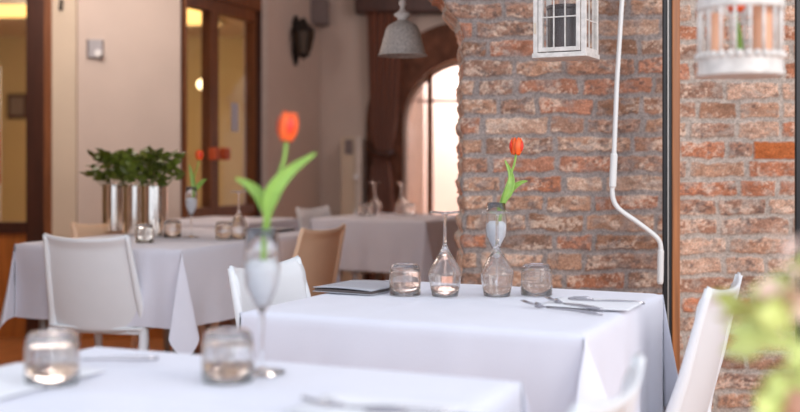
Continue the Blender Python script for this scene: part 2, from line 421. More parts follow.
# ------------------------------------------------------------------ glazed double door in the slanting wall
def doorleaf(name, t0, t1, fr0, fr1, handle_t=None):
    d = tag(bpy.data.objects.new(name, None), kind='structure'); C.objects.link(d)
    bm = dbox(t0, t0+fr0, -.04, .03, 0, 2.12); box(bm, t1-fr1, t1, -.03, .04, 0, 2.12, mtx=DM)
    box(bm, t0+fr0, t1-fr1, -.03, .04, 2.04, 2.12, mtx=DM); box(bm, t0+fr0, t1-fr1, -.03, .04, .73, .79, mtx=DM)
    box(bm, t0+fr0, t1-fr1, -.03, .04, 0, .10, mtx=DM)
    obj('door_frame', bm, 'red_wood', d)
    obj('lower_panel', dbox(t0+fr0, t1-fr1, -.01, .01, .10, .73), 'orange_wood', d)
    obj('pane', dbox(t0+fr0, t1-fr1, -.004, .004, .79, 2.04), 'pane', d)
    if handle_t is not None:
        h = obj('door_handle', BX(handle_t-.03, handle_t+.03, -.09, -.03, 1.09, 1.17, mtx=DM), 'amber', d, bevel=.008)
    return d
doorleaf('door_1', T0+.005, -.068, .012, .045, -.12)
doorleaf('door_2', -.066, .46, .045, .022, .0)
struct('trim_6', dbox(T0, .50, -.05, .05, 2.12, 2.24), 'red_wood')
struct('trim_7', dbox(.46, .50, -.05, .05, 0, 2.12), 'dark_wood')
# left glazed door, flush with the front wall
d = tag(bpy.data.objects.new('door_3', None), kind='structure'); C.objects.link(d)
bm = BX(-2.285, -2.17, FY, FY+.06, 0, 2.4)
box(bm, -3.4, -3.28, FY, FY+.06, 0, 2.4); box(bm, -3.28, -2.28, FY, FY+.06, .64, .71); box(bm, -3.28, -2.28, FY, FY+.06, 2.3, 2.4)
obj('door_frame', bm, 'dark_wood', d); obj('lower_panel', BX(-3.28, -2.28, FY+.02, FY+.04, 0, .64), 'orange_wood', d)
obj('pane', BX(-3.28, -2.28, FY+.026, FY+.034, .71, 2.3), 'pane', d)
struct('trim_8', BX(-2.17, -2.12, FY-.02, FY+.1, 0, 2.6), 'red_wood')
struct('wall_over_door', BX(-3.4, -2.17, FY, FY+.1, 2.4, 2.6), 'pink_wall')

# interior: lights, picture, banner
for (x, y, w, l, lab) in ((-2.3, 10.9, .75, 1.5, 'glowing ceiling panel seen at the top of the double door'), (-4.0, 10.6, 1.2, .9, 'glowing ceiling panel seen at the top of the left glazed door')):
    t = thing('ceiling_light', lab, 'ceiling light', (x, y, 2.6))
    obj('diffuser', BX(-w/2, w/2, -l/2, l/2, -.03, -.005), 'glow', t)
    bm = bmesh.new()
    for a in ((-w/2-.03,-w/2,-l/2,l/2),(w/2,w/2+.03,-l/2,l/2),(-w/2-.03,w/2+.03,-l/2-.03,-l/2),(-w/2-.03,w/2+.03,l/2,l/2+.03)): box(bm, *a, -.04, 0)
    obj('frame', bm, 'white_paint', t)
t = thing('pendant_lamp', 'small glowing round lamp inside beyond the double door', 'lamp', (-2.2, 12.0, 1.95))
bm = bmesh.new(); bmesh.ops.create_icosphere(bm, subdivisions=3, radius=.055); obj('globe', bm, 'bulb', t, smooth=True)
obj('cord', tube(bmesh.new(), [(0,0,.05),(0,0,.65)], .005, 6), 'black', t)
t = thing('picture', 'small dark framed picture on the yellow wall seen through the left door', 'picture', (-4.6, 12.985, 1.76))
obj('frame', BX(-.12, .12, -.02, .012, -.15, .15), 'dark_wood', t, bevel=.005)
obj('print', BX(-.085, .085, -.024, -.018, -.11, .11), 'grey', t)
t = thing('banner', 'white standing banner with red print at the left edge, behind the glass', 'banner', (-3.63, 9.0, 0))
obj('sheet', BX(-.3, .3, -.005, .005, .1, 1.88), 'paper', t); obj('base', BX(-.32, .32, -.12, .12, 0, .1), 'grey_metal', t)
obj('red_stripe', BX(.24, .3, -.009, -.004, .9, 1.35), 'red', t)
obj('notice', dbox(.16, .25, .012, .016, 1.28, 1.47), 'notice')
tag(bpy.data.objects['notice'], 'pale blue paper notice stuck on the glass of the double door', 'notice')

# things on the walls
t = thing('thermostat', 'square grey wall control with a shiny knob on the pale wall', 'thermostat', (at(97,49,FY).x, FY+.002, at(0,49,FY).z))
obj('plate', BX(-.045, .04, -.03, 0, -.055, .055), 'menu', t, bevel=.006); obj('knob', tube(bmesh.new(), [(.02,-.03,-.03),(.02,-.055,-.03)], .022, 20), 'white_plastic', t); obj('side_plate', BX(-.056,-.045,-.032,0,-.055,.055), 'grey', t)
tag(obj('wall_hook', tube(bmesh.new(), [(at(63,6,FY).x, FY-.03, at(0,6,FY).z+.03), (at(63,6,FY).x, FY-.05, at(0,6,FY).z-.03)], .012, 8), 'black'), 'small dark hook high on the cream door jamb', 'hook')
# sconce
p = dp(1.10, 0, 0); zt, zb = EYE+(HOR-18)/133, EYE+(HOR-67)/133
t = thing('wall_lantern', 'dark wrought iron wall lantern beside the double door', 'wall lamp', (p.x, p.y, (zt+zb)/2), math.atan2(DD.y, DD.x))
H2 = (zt-zb)/2
obj('back_plate', tube(bmesh.new(), [(-.03,-.015,H2),(-.03,-.015,H2*.7),(-.03,-.015,.0),(-.03,-.015,-H2*.5),(-.03,-.015,-H2)], [.01,.04,.02,.035,.008], 10), 'black', t)
bm = bmesh.new(); lathe(bm, [(0,.17),(.02,.15),(.035,.12),(.088,.075),(.08,.06),(0,.05)], 6, -.045, -.085); obj('cap', bm, 'black', t); bm = bmesh.new()
lathe(bm, [(0,-.15),(.02,-.13),(.052,-.11),(.045,-.10),(0,-.10)], 6, -.045, -.085); obj('bottom_cap', bm, 'black', t)
bm = bmesh.new(); lathe(bm, [(0,.06),(.072,.06),(.045,-.10),(0,-.08)], 6, -.045, -.085); obj('glass', bm, 'sconce_glass', t)
bm = bmesh.new()
for k in range(6):
    a = 2*PI*k/6; tube(bm, [(-.045+.078*math.cos(a), -.085+.078*math.sin(a), .055), (-.045+.050*math.cos(a), -.085+.050*math.sin(a), -.085)], .007, 6)
tube(bm, bez([(-.03,-.02,.05),(0,-.05,.15),(-.045,-.08,.14),(-.045,-.085,.11)], 5), .009, 6); obj('cage_bars', bm, 'black', t)
t = thing('speaker', 'small grey box speaker high on the back wall', 'speaker', (at(318,12,WB-.1).x, WB-.005, at(0,12,WB-.1).z))
obj('cabinet', BX(-.08,.08,-.14,0,-.10,.10), 'grey', t, bevel=.01); obj('grille', BX(-.065,.065,-.147,-.138,-.085,.085), 'grey', t)
# tower unit
x0, x1 = at(341,0,WB-.2).x, at(362,0,WB-.2).x; zt = EYE+(HOR-137)/(F/(WB-.2))
t = thing('tower_unit', 'narrow cream tower cabinet with dark grille against the back wall', 'cabinet', ((x0+x1)/2, WB-.12, 0))
w = (x1-x0)/2
obj('body', BX(-w, w-.05, -.1, .1, 0, zt), 'cream_wall', t, bevel=.008); obj('side_rail', BX(w-.05, w, -.12, .1, 0, zt), 'white_paint', t, bevel=.006)
obj('grille', BX(-w+.03, -w+.09, -.108, -.099, zt-.13, zt-.02), 'grey', t)
for z in (.35, .62): obj('knob', tube(bmesh.new(), [(w-.04,-.11,zt-z+.05),(w-.04,-.15,zt-z+.05)], .022, 12), 'white_plastic', t)
# curtain and pelmet
YC = WB-.12; sC = F/YC
def cur(u, v):
    z = .02+v*(EYE+(HOR+2)/sC-.02); py = HOR-(z-EYE)*sC
    if py < 150: f = (150-py)/150; l, r = 367+4*(1-f), 404-9*(1-f)**1.0
    else: f = min((py-150)/120, 1); l, r = 371-2*f, 390+8*f
    pinch = math.exp(-((py-152)/14)**2)
    l += 4*pinch; r -= 4*pinch
    px = l+(r-l)*u
    return ((px-400)/sC, YC-.02+.03*math.sin(u*2*PI*5+1.2*math.sin(v*5))*(1-.5*pinch), z)
t = thing('curtain', 'brown gathered curtain tied back beside the arched window', 'curtain', (0,0,0))
obj('drape', grid(cur, 90, 60), 'curtain', t, smooth=True, mods=(SOL(.004),))
zz = EYE+(HOR-152)/sC
obj('tieback', tube(bmesh.new(), bez([((371-400)/sC,YC+.05,zz+.06),((374-400)/sC,YC-.07,zz),((385-400)/sC,YC-.08,zz-.02),((391-400)/sC,YC+.02,zz+.01)],6), .022, 8), 'dark_wood', t)
tag(obj('pelmet', BX(at(355,0,YC).x, at(447,0,YC).x+.5, WB-.2, WB-.002, EYE+(HOR-13)/sC, EYE+(HOR+12)/sC), 'dark_wood', bevel=.01), 'dark wooden pelmet box above the brown curtain', 'pelmet')

# ------------------------------------------------------------------ tables and cloths
def sm(x): x = max(0, min(1, x)); return x*x*(3-2*x)
def cloth_mesh(La, Lb, drop, seed, creases=(), fold=14):
    bm = bmesh.new(); rs = random.Random(seed)
    hx, hy = La/2, Lb/2; n = 44; nd = 12
    ph = [rs.uniform(0, 6.28) for _ in range(8)]
    def top(x, y):
        z = .0012*math.sin(x*17+ph[0]+2*math.sin(y*9+ph[1]))*math.sin(y*13+ph[2])
        for (ax, pos, amp) in creases:
            d = (x if ax == 'x' else y)-pos; z += amp*math.exp(-(d/.006)**2)
        e = min(hx-abs(x), hy-abs(y)); z *= sm(e/.05)
        return z-.004*(1-sm(e/.012))
    T = [[bm.verts.new((-hx+La*i/n, -hy+Lb*j/n, top(-hx+La*i/n, -hy+Lb*j/n))) for i in range(n+1)] for j in range(n+1)]
    for j in range(n):
        for i in range(n): bm.faces.new([T[j][i], T[j][i+1], T[j+1][i+1], T[j+1][i]])
    sides = [((-hx,-hy),(hx,-hy),(0,-1)), ((hx,-hy),(hx,hy),(1,0)), ((hx,hy),(-hx,hy),(0,1)), ((-hx,hy),(-hx,-hy),(-1,0))]
    for s, (p, q, nn) in enumerate(sides):
        L = math.hypot(q[0]-p[0], q[1]-p[1])
        G = []
        for j in range(nd+1):
            v = j/nd; row = []
            for i in range(n+1):
                u = i/n; endw = sm(min(u, 1-u)/.12)
                rip = (.010*math.sin(u*9+ph[s])+.006*math.sin(u*23+ph[s+2]+v)+.004*math.sin(u*41+ph[s+3]))*v**1.2
                out = (.009*v+.003*sm(v*4)+rip*.8)*endw+.0008
                row.append(bm.verts.new((p[0]+(q[0]-p[0])*u+nn[0]*out, p[1]+(q[1]-p[1])*u+nn[1]*out, -.004-drop*v)))
            G.append(row)
        for j in range(nd):
            for i in range(n): bm.faces.new([G[j][i], G[j+1][i], G[j+1][i+1], G[j][i+1]])
    nphi = 16
    for s in range(4):
        c = sides[s][1]; n1 = Vector(sides[s][2]).to_2d() if False else Vector((sides[s][2][0], sides[s][2][1])); n2 = Vector((sides[(s+1)%4][2][0], sides[(s+1)%4][2][1]))
        dg = (n1+n2).normalized(); t1 = (n1-n2).normalized()
        amax = math.radians(fold+rs.uniform(-3, 3)+(9 if s == 0 and seed == 5 else 0)); wd = .30 if s == 0 and seed == 5 else .18; G = []
        for j in range(nd+1):
            row = []
            for k in range(nphi+1):
                phi = PI/2*k/nphi
                ext = drop/max(math.cos(phi), math.sin(phi))
                r = ext*j/nd
                g = math.sin(2*phi)**.8 if 0 < k < nphi else 0
                al = amax*g*(.75+.25*j/nd); out = r*math.sin(al)+.0008; sep = r*wd*math.sin(4*phi)
                base = Vector(c)+dg*out+t1*sep
                row.append(bm.verts.new((base.x, base.y, -.004-r*math.cos(al))))
            G.append(row)
        for j in range(nd):
            for k in range(nphi): bm.faces.new([G[j][k], G[j+1][k], G[j+1][k+1], G[j][k+1]])
    bmesh.ops.remove_doubles(bm, verts=bm.verts, dist=.004)
    return bm
def table(P, b, La, Lb, drop, seed, tl, cl, creases=(), fold=13, ttop=.748):
    b = Vector(b).normalized(); a = Vector((-b.y, b.x)); P = Vector(P)
    c = P+a*La/2+b*Lb/2; rz = math.atan2(-b.x, b.y)
    t = thing('restaurant_table', tl, 'table', (c.x, c.y, 0), rz)
    x, y = La/2-.006, Lb/2-.006
    obj('tabletop', BX(-x, x, -y, y, ttop-.03, ttop-.005), 'grey_metal', t, bevel=.004)
    for sx in (-1, 1):
        for sy in (-1, 1):
            obj('leg', tube(bmesh.new(), [(sx*(x-.07), sy*(y-.07), 0), (sx*(x-.07), sy*(y-.07), ttop-.03)], .019, 12), 'grey_metal', t, smooth=False)
    o = obj('tablecloth', cloth_mesh(La, Lb, drop, seed, creases, fold), 'linen', smooth=True, mods=(SUB1,))
    o.location = (c.x, c.y, .752); o.rotation_euler.z = rz
    tag(o, cl, 'tablecloth')
    return t
T2b = Vector((.425, .905)); T4b = Vector((.395, .919)).normalized(); T1b = Vector((.447, .894)); T3b = Vector((.47, .883))
table((.341,1.989), T2b, .755, .70, .27, 5, 'square restaurant table under the in-focus white cloth beside the brick wall', 'in-focus white tablecloth on the table beside the brick wall', (('x', -.10, .003), ('y', .12, .0015)), fold=7)
fr_ = Vector((.178,1.574))-T4b*.75
table(fr_, T4b, .77, .75, .27, 9, 'square table in the near foreground under a white cloth', 'blurred white tablecloth in the near foreground', (('x', -.06, .004),('y', .05, .0015)))
table((-.80,3.96), (.41,.912), .80, 1.17, .29, 12, 'long table in the back room behind the white chair', 'long greyish white tablecloth behind the white chair, at left', (('x', .1, .002),), fold=10)
table((.14,5.95), T3b, .75, .75, .29, 21, 'table at the back in front of the curtain and arched window', 'white tablecloth on the back table before the arched window')
table((-.85,5.70), (.42,.907), .60, .62, .29, 27, 'small table in the back room between the long table and the double door', 'shaded tablecloth just behind the long table')

# ------------------------------------------------------------------ chairs
def make_chair(label, plastic):
    t = thing('plastic_chair', label, 'chair')
    def back(u, v):
        x = (u-.5)*2; w = .172+.018*(1-v)
        z = .43+.035*x**4+(.80-.43-.035*x**4)*v - .012*(1-x*x)*v**4 + .006*abs(x)**6*v**6
        y = .075*(1-v)**1.3-.022*(1-x*x)+.006-(.016*sm((v-.88)/.12))
        return (x*w, y, z)
    obj('backrest', grid(back, 18, 24), plastic, t, smooth=True, mods=(SOL(.007),))
    def seat(u, v):
        x = (u-.5)*2; w = .195+.015*v
        y = .055+.40*v; z = .445-.012*(1-x*x)*(1-abs(v-.5)*1.2)-.03*max(0, v-.85)**1.2*2+.01*(1-v)
        return (x*w*(1-.04*sm((v-.9)/.1)), y, z)
    obj('seat', grid(seat, 14, 14), plastic, t, smooth=True, mods=(SOL(.012, -1),))
    for s in (-1, 1):
        pts = bez([(s*.208,-.035,0),(s*.200,.03,.25),(s*.192,.078,.44),(s*.181,.036,.62),(s*.170,-.010,.800)], 6)
        n = len(pts); obj('leg', tube(bmesh.new(), pts, [(.012+.008*(i/(n-1))/.45) if i/(n-1) < .45 else .020-.011*((i/(n-1)-.45)/.55)**.8 for i in range(n)], 10, 1.0), plastic, t, smooth=True)
        obj('leg', tube(bmesh.new(), bez([(s*.205,.45,0),(s*.198,.43,.25),(s*.19,.40,.435)], 6), [.011+.008*i/12 for i in range(13)], 10), plastic, t, smooth=True)
    obj('seat_rail', tube(bmesh.new(), [(-.19,.075,.432),(.19,.075,.432)], .010, 8), plastic, t)
    return t
def yaw(f): return math.atan2(-f[0], f[1])
G = 'white plastic chairs'
cw = make_chair('pale plastic chair seen from behind at the long table, at left', 'white_plastic')
cw.location = (-1.165, 4.02, 0); cw.rotation_euler.z = yaw((.25,.968)); cw['group'] = G
dup(cw, (-.352,2.90,0), yaw((.91,-.41)), 'white chair just behind the left side of the in-focus white table')
dup(cw, (.722,2.435,0), yaw((-.885,.465)), 'bright white chair seen edge-on in front of the brick wall, at right')
dup(cw, (.252,1.33,0), yaw((-.919,.395)), 'very blurred white chair top in the foreground at the bottom right')
dup(cw, (-.53,6.66,0), yaw((.88,-.47)), 'small pale chair back beyond, left of the back table')
cb = make_chair('beige chair back between the long table and the in-focus white table', 'beige_plastic')
cb.location = (-.328,4.54,0); cb.rotation_euler.z = yaw((-.894,.447)); cb['group'] = 'beige plastic chairs'
dup(cb, (-1.37,4.95,0), yaw((.894,-.447)), 'beige chair on the far side of the long table below the greenery')

# ------------------------------------------------------------------ glassware
ZT = .7545
def make_wine():
    t = thing('wine_glass', '', 'wine glass')
    obj('bowl', lathe(bmesh.new(), [(.0312,0),(.0350,.022),(.0385,.046),(.0395,.053),(.0375,.060),(.0215,.088),(.0075,.111),(.0045,.121),(0,.121),(0,.108),(.0045,.107),(.0200,.086),(.0360,.0585),(.0382,.052),(.0373,.046),(.0338,.022),(.0302,0),(.0312,0)], 48), 'glass', t, smooth=True)
    obj('stem', lathe(bmesh.new(), [(0,.119),(.0044,.119),(.0034,.14),(.0032,.165),(.0042,.186),(.0075,.192),(0,.192)], 24), 'glass', t, smooth=True)
    obj('foot', lathe(bmesh.new(), [(0,.1915),(.012,.1925),(.035,.1950),(.0368,.1970),(.0360,.199),(.02,.1995),(0,.1985)], 48), 'glass', t, smooth=True)
    return t
def make_tumbler():
    t = thing('tumbler', '', 'tumbler')
    obj('cup', lathe(bmesh.new(), [(.0375,0),(.0375,.03),(.0365,.055),(.0335,.068),(.029,.0725),(.02,.0735),(.018,.072),(0,.071),(0,.063),(.018,.063),(.03,.062),(.0342,.053),(.0357,.03),(.0362,0),(.0375,0)], 48), 'glass', t, smooth=True)
    return t
def make_flute():
    t = thing('flute_glass', '', 'flute glass')
    obj('bowl', lathe(bmesh.new(), [(0,.088),(.004,.089),(.011,.100),(.0245,.130),(.0268,.152),(.0255,.18),(.0224,.214),(.0216,.214),(.0246,.18),(.0258,.152),(.0235,.1305),(.0100,.102),(0,.092)], 40), 'glass', t, smooth=True)
    obj('stem', lathe(bmesh.new(), [(0,.004),(.006,.005),(.0035,.012),(.003,.05),(.0035,.08),(.0045,.0895),(0,.0895)], 20), 'glass', t, smooth=True)
    obj('foot', lathe(bmesh.new(), [(0,0),(.034,0),(.035,.0015),(.015,.0035),(0,.0055)], 40), 'glass', t, smooth=True)
    return t
wg = make_wine(); tb = make_tumbler(); fl = make_flute()
first = {}
def place(proto, x, y, lab, grp, rz=0):
    if proto.name not in first: first[proto.name] = 1; o = proto
    else: o = dup(proto)
    o.location = (x, y, ZT); o.rotation_euler.z = rz; o['label'] = lab; o['group'] = grp; return o
def pt(px, py):                              # point on a table top at the height of the glasses' rims
    s = (py-HOR)/(EYE-.7535); return (px-400)/s, F/s
GW, GT, GF = 'upturned wine glasses', 'upturned tumblers', 'flutes holding a tulip'
x, y = pt(445,296); place(wg, x, y, 'upturned wine glass on the in-focus table, the left one of its pair', GW)
x, y = pt(497,296); place(wg, x, y, 'upturned wine glass on the in-focus table standing before the red tulip', GW)
place(wg, -.668, 4.48, 'upturned wine glass on the long table, left of the big foreground tulip', GW)
place(wg, -.154, 6.62, 'upturned wine glass on the back table in front of the brown curtain', GW)
place(wg, .008, 6.62, 'upturned wine glass on the back table before the arched window', GW)
x, y = pt(405,295); place(tb, x, y, 'upturned tumbler beside the menu on the in-focus table', GT)
x, y = pt(536.5,295); place(tb, x, y, 'upturned tumbler on the in-focus table next to the forks', GT)
x, y = pt(52,384); place(tb, x, y, 'large blurred tumbler at the lower left on the foreground table', GT)
place(tb, -.247, 1.55, 'blurred upturned tumbler at the foot of the big foreground tulip flute', GT)
for (x, y, l) in ((-1.01,4.27,'tumbler on the long table below the greenery, nearest the white chair'), (-.965,4.58,'tumbler on the long table between vases and small tulip'), (-.726,4.46,'tumbler beside the upturned wine glass on the long table'),
                  (-.215,6.55,'tumbler beside the wine glass before the curtain on the back table'), (.055,6.55,'tumbler on the back table, right of the glasses')):
    place(tb, x, y, l, GT)
FLUTES = [((-.206,1.612), 'tall flute vase in the foreground holding the big tulip', 'foreground'),
          ((.2405,2.70), 'flute vase behind the wine glass by the brick wall, holding the red tulip', 'sharp'),
          ((-.885,4.58), 'flute on the long table holding the distant small tulip', 'far')]
def tulip(loc, lab, stem, bloom, tilt, leaves, open_=1.0, red=False, sc_=1.0):
    t = thing('tulip', lab, 'tulip', loc, group='orange tulips')
    obj('stem', tube(bmesh.new(), bez(stem, 10), .0028*sc_, 8), 'leaf', t, smooth=True)
    fl_ = bpy.data.objects.new('flower', None)
    bm = bmesh.new()
    R = .0175*sc_*open_; Hh = .044*sc_
    for k in range(6):
        a0 = 2*PI*k/6; inner = k % 2; rr = R*(1-.12*inner)
        nu, nv = 8, 12; vs = []
        for j in range(nv+1):
            v = j/nv; wid = math.sin(PI*min(v*.86+.10, 1))**.75*.74
            rad = rr*(math.sin(PI*min(.16+v*.62, 1))**.8)*(1-.10*v)
            row = []
            for i in range(nu+1):
                u = (i/nu-.5)*2; a = a0+u*wid*.92
                row.append(bm.verts.new((rad*(1+.05*(1-u*u))*math.cos(a), rad*(1+.05*(1-u*u))*math.sin(a), Hh*(v-.05*u*u*v))))
            vs.append(row)
        for j in range(nv):
            for i in range(nu): bm.faces.new([vs[j][i], vs[j][i+1], vs[j+1][i+1], vs[j+1][i]])
    bpy.data.objects.remove(fl_)
    f = obj('flower', bm, 'petal', t, smooth=True, mods=(SOL(.0009),)); f.location = bloom; f.rotation_euler = tilt
    for k in range(3):
        bm = bmesh.new()
        a0 = 2*PI*k/3-1.57+.1; 
        vs = []
        for j in range(7):
            v = .20+.62*j/6; rad = R*1.07*(math.sin(PI*min(.16+v*.62, 1))**.8)*(1-.10*v)+.0006; row = []
            for i in range(5):
                u = (i/4-.5)*2; a = a0+u*.40*math.sin(PI*(j+.5)/7)
                row.append(bm.verts.new((rad*math.cos(a), rad*math.sin(a), Hh*v)))
            vs.append(row)
        for j in range(6):
            for i in range(4): bm.faces.new([vs[j][i], vs[j][i+1], vs[j+1][i+1], vs[j+1][i]])
        obj('red_streak', bm, 'petal_red', f, smooth=True, mods=(SOL(.0006),))
    for pts, w in leaves:
        P = bez(pts, 8); n = len(P); bm = bmesh.new(); rows = []
        for i, p in enumerate(P):
            d = (P[min(i+1,n-1)]-P[max(i-1,0)]).normalized(); side = d.cross(Vector((0,1,0))).normalized()
            tt = i/(n-1); ww = w*(math.sin(PI*(tt**.78*.945+.05))**.9)*(.30+.70*sm((tt-.25)/.25))+.0004
            rows.append([bm.verts.new(p+side*ww*u+Vector((0,-1,0))*ww*.5*(1-u*u)*-1) for u in (-1,-.6,-.2,.2,.6,1)])
        for A, B in zip(rows, rows[1:]):
            for i in range(5): bm.faces.new([A[i], A[i+1], B[i+1], B[i]])
        obj('leaf', bm, 'leaf', t, smooth=True, mods=(SOL(.0012),))
    return t
for (xy, lab, wh) in FLUTES:
    place(fl, xy[0], xy[1], lab, GF)
    o = obj('vase_filling', lathe(bmesh.new(), [(0,.0935),(.0092,.1028),(.0228,.1308),(.0250,.150),(.0243,.160),(.016,.168),(0,.165)], 28), 'filling', smooth=True)
    o.location = (xy[0], xy[1], ZT)
    tag(o, {'foreground':'white filling in the big foreground flute', 'sharp':'white filling in the flute by the brick wall', 'far':'white filling in the flute on the long table'}[wh], 'vase filling', 'white fillings in the flutes', 'stuff')
# foreground tulip: pixel offsets at its distance turned to metres
def off(px, py, xy): p = at(px, py, xy[1]); return (p.x-xy[0], 0, p.z-ZT)
q = FLUTES[0][0]; O = lambda px, py, y=0: Vector(off(px, py, q))+Vector((0,y,0))
tulip((q[0],q[1],ZT), 'big orange red tulip in the foreground flute with two broad leaves', [O(262,272), O(266,238), O(276,185), O(284,160), O(286,142)], O(286,141), (.0,.12,.3),
      [([O(262,262,-.004), O(266,225,-.006), O(274,192,-.014), O(292,170,-.008), O(316,153)], .0118), ([O(264,262,.006), O(267,225,.008), O(262,200,.004), O(250,186,.0), O(236,178,-.01)], .0095)], .86)
q2 = FLUTES[1][0]; O2 = lambda px, py, y=0: Vector(off(px, py, q2))+Vector((0,y,0))
tulip((q2[0],q2[1],ZT), 'orange tulip with slim leaves standing out against the brick wall', [O2(495,236), O2(500,205), O2(508,182), O2(514,165), O2(516,154)], O2(516,155), (0,.08,.8),
      [([O2(497,235,-.004), O2(501,208,-.006), O2(509,190,-.010), O2(511,176,-.004), O2(505,160,0)], .0105), ([O2(498,235,.004), O2(503,208,.004), O2(511,190,.0), O2(520,183,-.004), O2(527,181,-.008)], .0075)], .98)
q3 = FLUTES[2][0]; O3 = lambda px, py, y=0: Vector(off(px, py, q3))+Vector((0,y,0))
tulip((q3[0],q3[1],ZT), 'distant orange tulip on the long table before the double door', [O3(192,205), O3(194,180), O3(198,165), O3(199,160)], O3(199,160), (0,.1,.4),
      [([O3(192,204,-.004), O3(194,190,-.006), O3(192,175,-.006), O3(189,164,0)], .010), ([O3(192,204,.004), O3(196,190,.004), O3(202,182,0), O3(207,179,-.004)], .010)], 1.0)

# ------------------------------------------------------------------ menus, napkins, cutlery
def cutlery(kind, lab, loc, ang, L=.2, grp='steel cutlery on the cloths'):
    t = thing(kind, lab, kind.replace('_',' '), loc, ang, grp)
    bm = tube(bmesh.new(), [(L*.32,0,.001),(L*.40,0,.001),(L*.6,0,.002),(L*.85,0,.001),(L,0,.000)], [.0018,.0022,.003,.004,.003], 8, .45)
    obj('handle', bm, 'steel', t, smooth=True)
    bm = bmesh.new()
    if 'fork' in kind:
        tube(bm, [(L*.17,0,.005),(L*.21,0,.0035),(L*.25,0,.003),(L*.31,0,.0022)], [.0055,.0065,.0045,.0018], 8, .18)
        for k in range(4): tube(bm, [(L*.20,(k-1.5)*.0045,.004),(L*.08,(k-1.5)*.0043,.007),(0,(k-1.5)*.004,.011)], [.0013,.0011,.0007], 5)
        obj('tines', bm, 'steel', t, smooth=True)
    else:
        tube(bm, [(0,.001,.004),(L*.1,0,.004),(L*.25,0,.004),(L*.34,0,.003)], [.002,.0055,.0065,.003], 8, .15)
        obj('blade', bm, 'steel', t, smooth=True)
    return t
def aim(p, q): return math.atan2(q[1]-p[1], q[0]-p[0])
def flatcloth(lab, P, yawz, w, l, layers=3, cat='napkin'):
    def f(u, v):
        return ((u-.5)*w, (v-.5)*l, .0012+.0006*math.sin(u*7+v*3)+(.0016 if u > .08 else 0))
    o = obj('napkin', grid(f, 24, 24), 'paper', smooth=True, mods=(SOL(.0012),)); o.location = (P[0], P[1], ZT); o.rotation_euler.z = yawz
    return tag(o, lab, cat, 'folded white napkins')
rT2 = yaw(T2b); rT4 = yaw(T4b)
flatcloth('folded white napkin under the forks on the in-focus table', (.425,2.385), rT2, .20, .17)
p, r = pt(522,307), pt(618,318)
cutlery('fork', 'fork lying at the near edge of the napkin on the in-focus table', (p[0],p[1],ZT+.003), aim(p, r), .205)
p, r = pt(546,304), pt(606,313)
cutlery('fork', 'second fork beside the first, farther in on the napkin', (p[0],p[1],ZT+.005), aim(p, r), .17)
p, r = pt(568,302), pt(640,305)
cutlery('table_knife', 'knife at the far side of the napkin on the in-focus table', (p[0],p[1],ZT+.003), aim(p, r), .17)
# menus
def menu(lab, c, yawz, w, l, grp='menus'):
    t = thing('menu', lab, 'menu', (c[0], c[1], ZT+.001), yawz, grp)
    obj('cover', grid(lambda u, v: ((u-.5)*w, (v-.5)*l, .010+.003*math.sin(u*PI)), 12, 6), 'menu', t, smooth=True, mods=(SOL(.002),))
    obj('pages', BX(-w/2+.004, w/2-.004, -l/2+.003, l/2-.003, .0015, .0075), 'menu_in', t)
    obj('back_cover', BX(-w/2, w/2, -l/2, l/2, 0, .0015), 'menu', t)
    return t
menu('closed grey menu lying by the tumbler at the left of the in-focus table', (-.095,2.665), math.atan2(-.085,.144)+.02, .165, .185)
menu('thin dark menu at the far end of the long table', (-.60,4.98), rT2, .16, .2)
# foreground table
flatcloth('white napkin at the lower left corner of the foreground table', (-.56,1.545), rT4, .17, .22)
cutlery('fork', 'fork beside the large blurred tumbler on the foreground table', (-.545,1.66,ZT+.0075), math.radians(8), .17)
cutlery('fork', 'fork near the lower edge of the foreground table, at centre', (-.125,1.37,ZT+.004), math.radians(-10), .19)
cutlery('table_knife', 'knife lying right of the fork at the lower edge, foreground table', (-.045,1.335,ZT+.003), math.radians(-14), .16)
flatcloth('white napkin at the lower centre of the foreground table', (-.03,1.36), rT4, .20, .12)

# ------------------------------------------------------------------ vases with greenery on the long table
def foliage(name, n, fn, ls, m, parent, seed):
    rs = random.Random(seed); bm = bmesh.new()
    for _ in range(n):
        p, d = fn(rs); d = d.normalized(); L = ls*rs.uniform(.7,1.3); w = L*.32
        s = d.cross(Vector((rs.uniform(-1,1), rs.uniform(-1,1), rs.uniform(-1,1)))).normalized(); nrm = d.cross(s)
        a = [p, p+d*L*.35+s*w-nrm*w*.2, p+d*L*.7+s*w*.75, p+d*L-nrm*L*.1, p+d*L*.7-s*w*.75, p+d*L*.35-s*w-nrm*w*.2]; mid = [p+d*L*.35+nrm*w*.12, p+d*L*.7+nrm*w*.1]
        V_ = [bm.verts.new(x) for x in a+mid]
        for f in ((0,1,6),(1,2,7,6),(2,3,7),(3,4,7),(4,5,6,7),(5,0,6)): bm.faces.new([V_[i] for i in f])
    return obj(name, bm, m, parent, smooth=True)
